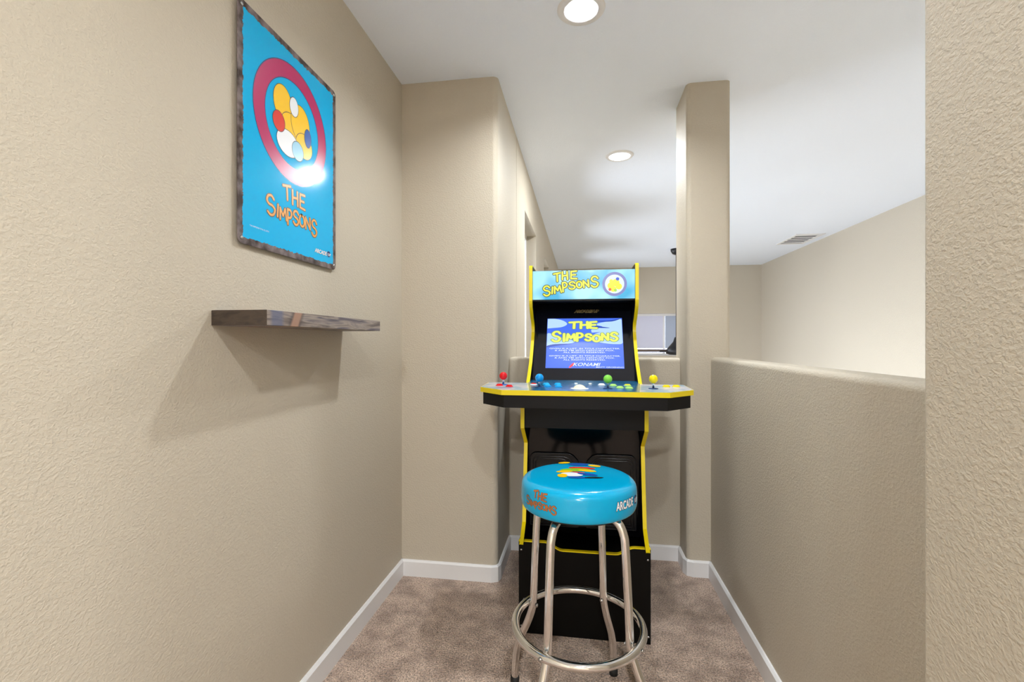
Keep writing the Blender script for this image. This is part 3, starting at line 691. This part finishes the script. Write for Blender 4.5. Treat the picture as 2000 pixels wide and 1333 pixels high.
a = MB(); disc(a, (.345, .078), .036, lambda x, y, l: fscr(x, .062 + (y - .078) * SR, l), .0016, 0, 24, ry=.014, rot=.7); disc(a, (.325, .060), .030, lambda x, y, l: fscr(x, .062 + (y - .078) * SR, l), .0016, 0, 24, ry=.012, rot=.7)
a.build('company_logo', M['e_red'], scr, AC, merge=False)
text_mesh('ARCADE1UP', lambda x, y, l: fg(0.018 + x, 1.378 + y * 0.93, l), 0.0215, 'maker_logo', [M['ink_gold'], M['ink_black']], bz, AC, bold=0.02, outline=0.045, shear=0.35)

# control deck
DZ = 1.035
out = [(-0.312, 1.736), (0.312, 1.736), (0.418, 1.842), (0.428, 2.058), (0.2635, 2.058), (0.2635, 2.062), (0.2475, 2.062), (0.2475, 2.213), (-0.2475, 2.213), (-0.2475, 2.062), (-0.2635, 2.062), (-0.2635, 2.058), (-0.428, 2.058), (-0.418, 1.842)]
def cur(P, ins):
    k = 1 - ins / 0.42; return [(x * k, (y - 1.93) * (1 - ins / 0.16) + 1.93) for x, y in P]
a = MB(); a.prism(out, DZ - 0.020, DZ - 0.001, lambda u, v, t: (XC + u, v, t))
dk = a.build('control_deck', [M['yel']], arc, AC); dk['label'] = 'wide control deck with bright yellow edge'
e = 0.0015
for s in (-1, 1):
    a = MB()
    P = [(s * 0.205, 1.7395), (s * 0.310, 1.7395), (s * 0.4145, 1.8435), (s * 0.4245, 2.055), (s * 0.2455, 2.055)]
    if s < 0: P = P[::-1]
    a.prism(P, DZ - 0.001, DZ, lambda u, v, t: (XC + u, v, t)); a.build('wing_overlay', M['wing'], dk, AC)
a = MB(); a.prism([(-0.2045, 1.7395), (0.2045, 1.7395), (0.245, 2.056), (0.2455, 2.213), (-0.2455, 2.213), (-0.245, 2.056)], DZ - 0.001, DZ + 0.0003, lambda u, v, t: (XC + u, v, t)); a.build('centre_overlay', M['deckblue'], dk, AC)
ap = [(-0.305, 1.748), (0.305, 1.748), (0.408, 1.850), (0.417, 2.045), (0.2635, 2.045), (0.2635, 2.0), (-0.2635, 2.0), (-0.2635, 2.045), (-0.417, 2.045), (-0.408, 1.850)]
a = MB(); a.prism(ap, 0.965, DZ - 0.020, lambda u, v, t: (XC + u, v, t)); a.build('deck_apron', M['black'], arc, AC)
def joystick(x, y, m, lean=(0, 0), nm='joystick'):
    a = MB(); a.lathe([(0.019, 0.0), (0.019, 0.002), (0.006, 0.004), (0.0001, 0.004)], (x, y, DZ), 28); j = a.build('joystick', M['ink_navy'] if m is not M['red'] else M['ink_blue'], dk, AC)
    top = Vector((x + lean[0], y + lean[1], DZ + 0.038))
    a = MB(); a.tube([(x, y, DZ + 0.003), tuple(top)], 0.0042, 12); a.build('shaft', M['chrome'], j, AC)
    a = MB(); R = 0.0172
    a.lathe([(R * math.sin(t) + 1e-4, -R * math.cos(t)) for t in [i * PI / 14 for i in range(15)]], tuple(top), 28); a.build('ball_top', m, j, AC)
    j['label'] = {'red_plastic': 'joystick with red ball', 'blue_plastic': 'joystick with blue ball', 'green_plastic': 'joystick with green ball', 'yellow_plastic': 'joystick with yellow ball'}[m.name]
joystick(-0.331, 1.944, M['red']); joystick(-0.168, 1.862, M['blue']); joystick(0.104, 1.842, M['green']); joystick(0.281, 1.866, M['yelp'])
def button(x, y, m, rim=None, r=0.0125):
    a = MB(); a.lathe([(r + .0035, 0.0), (r + .0035, 0.002), (r, 0.0045), (r - .001, 0.004)], (x, y, DZ), 28); b = a.build('button', rim or m, dk, AC)
    a = MB(); a.lathe([(r - .001, 0.003), (r - .001, 0.0065), (r - .004, 0.0078), (0.0001, 0.008)], (x, y, DZ), 28); a.build('plunger', m, b, AC)
    b['label'] = m.name.split('_plastic')[0].replace('_', ' ') + ' push button'
for x, y, m, rim in [(-0.341, 1.905, 'red', None), (-0.293, 1.868, 'red', None), (-0.202, 1.965, 'red', 'white'), (-0.150, 1.985, 'bluelit', None), (-0.137, 1.895, 'bluelit', 'blue'),
                     (-0.100, 1.985, 'bluelit', None), (-0.092, 1.885, 'bluelit', 'blue'), (0.086, 1.985, 'white', None), (0.133, 1.966, 'lime', None), (0.153, 1.876, 'lime', None),
                     (0.192, 1.972, 'yelp', 'lime'), (0.188, 1.862, 'lime', None), (0.346, 1.954, 'yelp', None), (0.386, 1.962, 'yelp', None)]:
    button(x, y, M[m], M[rim] if rim else None)
a = MB(); a.lathe([(0.036, 0.0), (0.036, 0.002), (0.030, 0.003)], (-0.006, 1.822, DZ), 36); tb = a.build('trackball', M['ink_white'], dk, AC)
a = MB(); R = 0.030; a.lathe([(R * math.cos(t) + 1e-4, R * math.sin(t) - 0.013) for t in [0.45 + i * (PI / 2 - 0.45) / 10 for i in range(11)]], (-0.006, 1.822, DZ), 36); a.build('ball', M['cream'], tb, AC)
for x in (-0.031, 0.030):
    a = MB()
    for j in range(8):
        t = j * PI / 4; d = (math.cos(t), math.sin(t)); p = (-d[1] * .004, d[0] * .004); L_ = .022 if j % 2 == 0 else .008; y = 2.02
        a.add([(x + XC - p[0], y - p[1], DZ + .0008), (x + XC + p[0], y + p[1], DZ + .0008), (x + XC + d[0] * L_, y + d[1] * L_, DZ + .0008)], [(0, 1, 2)])
    a.build('printed_star', M['ink_white'], dk, AC, merge=False)
    a = MB(); a.lathe([(0.008, 0.0), (0.008, 0.005), (0.0001, 0.006)], (x + XC, 2.02, DZ), 20); a.build('button', M['white'], dk, AC)
# ------------------------------------------------------------------ bar stool
BX, BY = -0.0095, 1.493
BS = Vector((BX, BY, 0))
st = thing('bar_stool', 'chrome bar stool with round glossy blue seat, in front of the arcade cabinet', 'stool', BS)
zt, zb, RS = 0.789, 0.696, 0.1835
pr = [(0.150, zb), (0.172, zb + .001), (0.180, zb + .008), (RS, zb + .022), (RS + .0005, zb + .040), (RS - .001, zt - .026), (RS - .006, zt - .013), (RS - .017, zt - .0045), (RS - .034, zt - .0015), (.10, zt), (.05, zt), (.0005, zt)]
pr2 = catmull(pr, 4)
a = MB(); a.lathe([(max(r, .0004), z) for r, z in pr2], (BX, BY, 0), 96); seat = a.build('seat', M['vinyl'], st, BS); seat['label'] = 'glossy blue vinyl seat with printed lettering'
a = MB(); a.lathe([(0.150, zb - .001), (0.150, zb - .012), (0.06, zb - .016), (.0005, zb - .016)], (BX, BY, 0), 40); a.build('seat_base_plate', M['rubber'], st, BS)
def rad_at(z):
    for (r0, z0), (r1, z1) in zip(pr2, pr2[1:]):
        if z0 <= z <= z1 and z1 > z0: return r0 + (r1 - r0) * (z - z0) / (z1 - z0)
    return RS
def fside(ang, zc):
    def fn(x, y, l):
        t = ang + x / RS; z = zc + y; r = rad_at(z) + l + .0004; return (BX + r * math.cos(t), BY + r * math.sin(t), z)
    return fn
def ftop(x, y, l): return (BX + x, BY + y, zt + .0006 + l)
CURVED = True
AT = math.radians(-128)
f0 = fside(AT, 0)
T2 = 0.122
title(TITLE_SIGN, (lambda x, y, l: f0((x - .5) * T2, .722 + y * T2 * 0.92, l)), 0.030, 0.048, 'title_lettering', [M['ink_brown'], mat('burnt_orange_ink', srgb(176, 104, 52), 0.3)], seat, BS)
CURVED = False
f1 = fside(math.radians(-41), .744)
text_mesh('ARCADE', f1, 0.033, 'maker_logo', [M['ink_black'], M['ink_white']], seat, BS, bold=0.03, outline=0.05, sx=0.62)
f2 = fside(math.radians(-41) + 0.050 / RS + .06, .742)
a = MB(); disc(a, (0, .002), 0.013, f2, 0.0006, 0, 20); a.build('logo_icon', [M['ink_navy']], seat, BS, merge=False)
text_mesh('1UP', f2, 0.018, 'maker_logo', [M['ink_white']], seat, BS, bold=0.04, lift=0.0014, sx=0.8)
# plain abstract patches in the colours of the seat picture
a = MB()
for i, (x, y, r, ry, ro_, k) in enumerate([(.0, .13, .035, .018, .1, 0), (-.05, .145, .022, .010, .4, 1), (.055, .12, .022, .012, -.3, 1), (.012, .085, .045, .014, 0, 2), (-.01, .06, .05, .018, .2, 3), (.03, .055, .03, .012, -.2, 1),
        (-.045, .035, .028, .012, .3, 1), (-.02, .005, .036, .022, 0, 4), (-.05, -.012, .016, .020, 0, 1), (.03, .012, .034, .014, -.3, 0), (.0, -.028, .034, .010, .1, 0), (.05, -.022, .030, .008, .15, 5), (.0, .03, .022, .005, -.2, 2)]):
    disc(a, (x, y), r, ftop, 0.0002 + i * 0.00006, k, 26, ry=ry, rot=ro_)
a.build('printed_picture', [M['ink_blue'], M['ink_yellow'], M['ink_red'], M['ink_green'], M['ink_white'], M['ink_black']], seat, BS, merge=False)

base_ang = math.radians(150.5)           # rear left leg seen from above
for k in range(4):
    t = base_ang - k * PI / 2; d = Vector((math.cos(t), math.sin(t), 0))
    P = catmull([(0.085, .684), (0.118, .680), (0.143, .664), (0.157, .635), (0.162, .60), (0.170, .46), (0.176, .335), (0.180, .300), (0.200, .245), (0.226, .190), (0.243, .150), (0.252, .110), (0.256, .060), (0.258, .004)], 4)
    a = MB(); a.tube([BS + d * r + Vector((0, 0, z)) for r, z in P], 0.0127, 18); lg = a.build('leg', M['chrome'], st, BS)
    a = MB(); a.tube([BS + d * .2585 + Vector((0, 0, 0.0)), BS + d * .2575 + Vector((0, 0, .026))], 0.0155, 18); a.build('rubber_foot', M['rubber'], lg, BS)
    for rr, sg_ in ((0.2155, 1), (0.163, -1)):
        c = BS + d * rr + Vector((0, 0, .312)); a = MB(); a.lathe([(0.0065, 0.0), (0.006, 0.003), (0.0001, 0.005)], c, 14, ex=tuple(d.cross(Vector((0, 0, 1)))), ey=(0, 0, 1), ez=tuple(d * sg_)); a.build('screw', M['screwm'], lg, BS)
a = MB(); a.tube([(BX + .2025 * math.cos(2 * PI * j / 96), BY + .2025 * math.sin(2 * PI * j / 96), .312) for j in range(96)], 0.0127, 18, closed=True); a.build('footrest_ring', M['chrome'], st, BS)
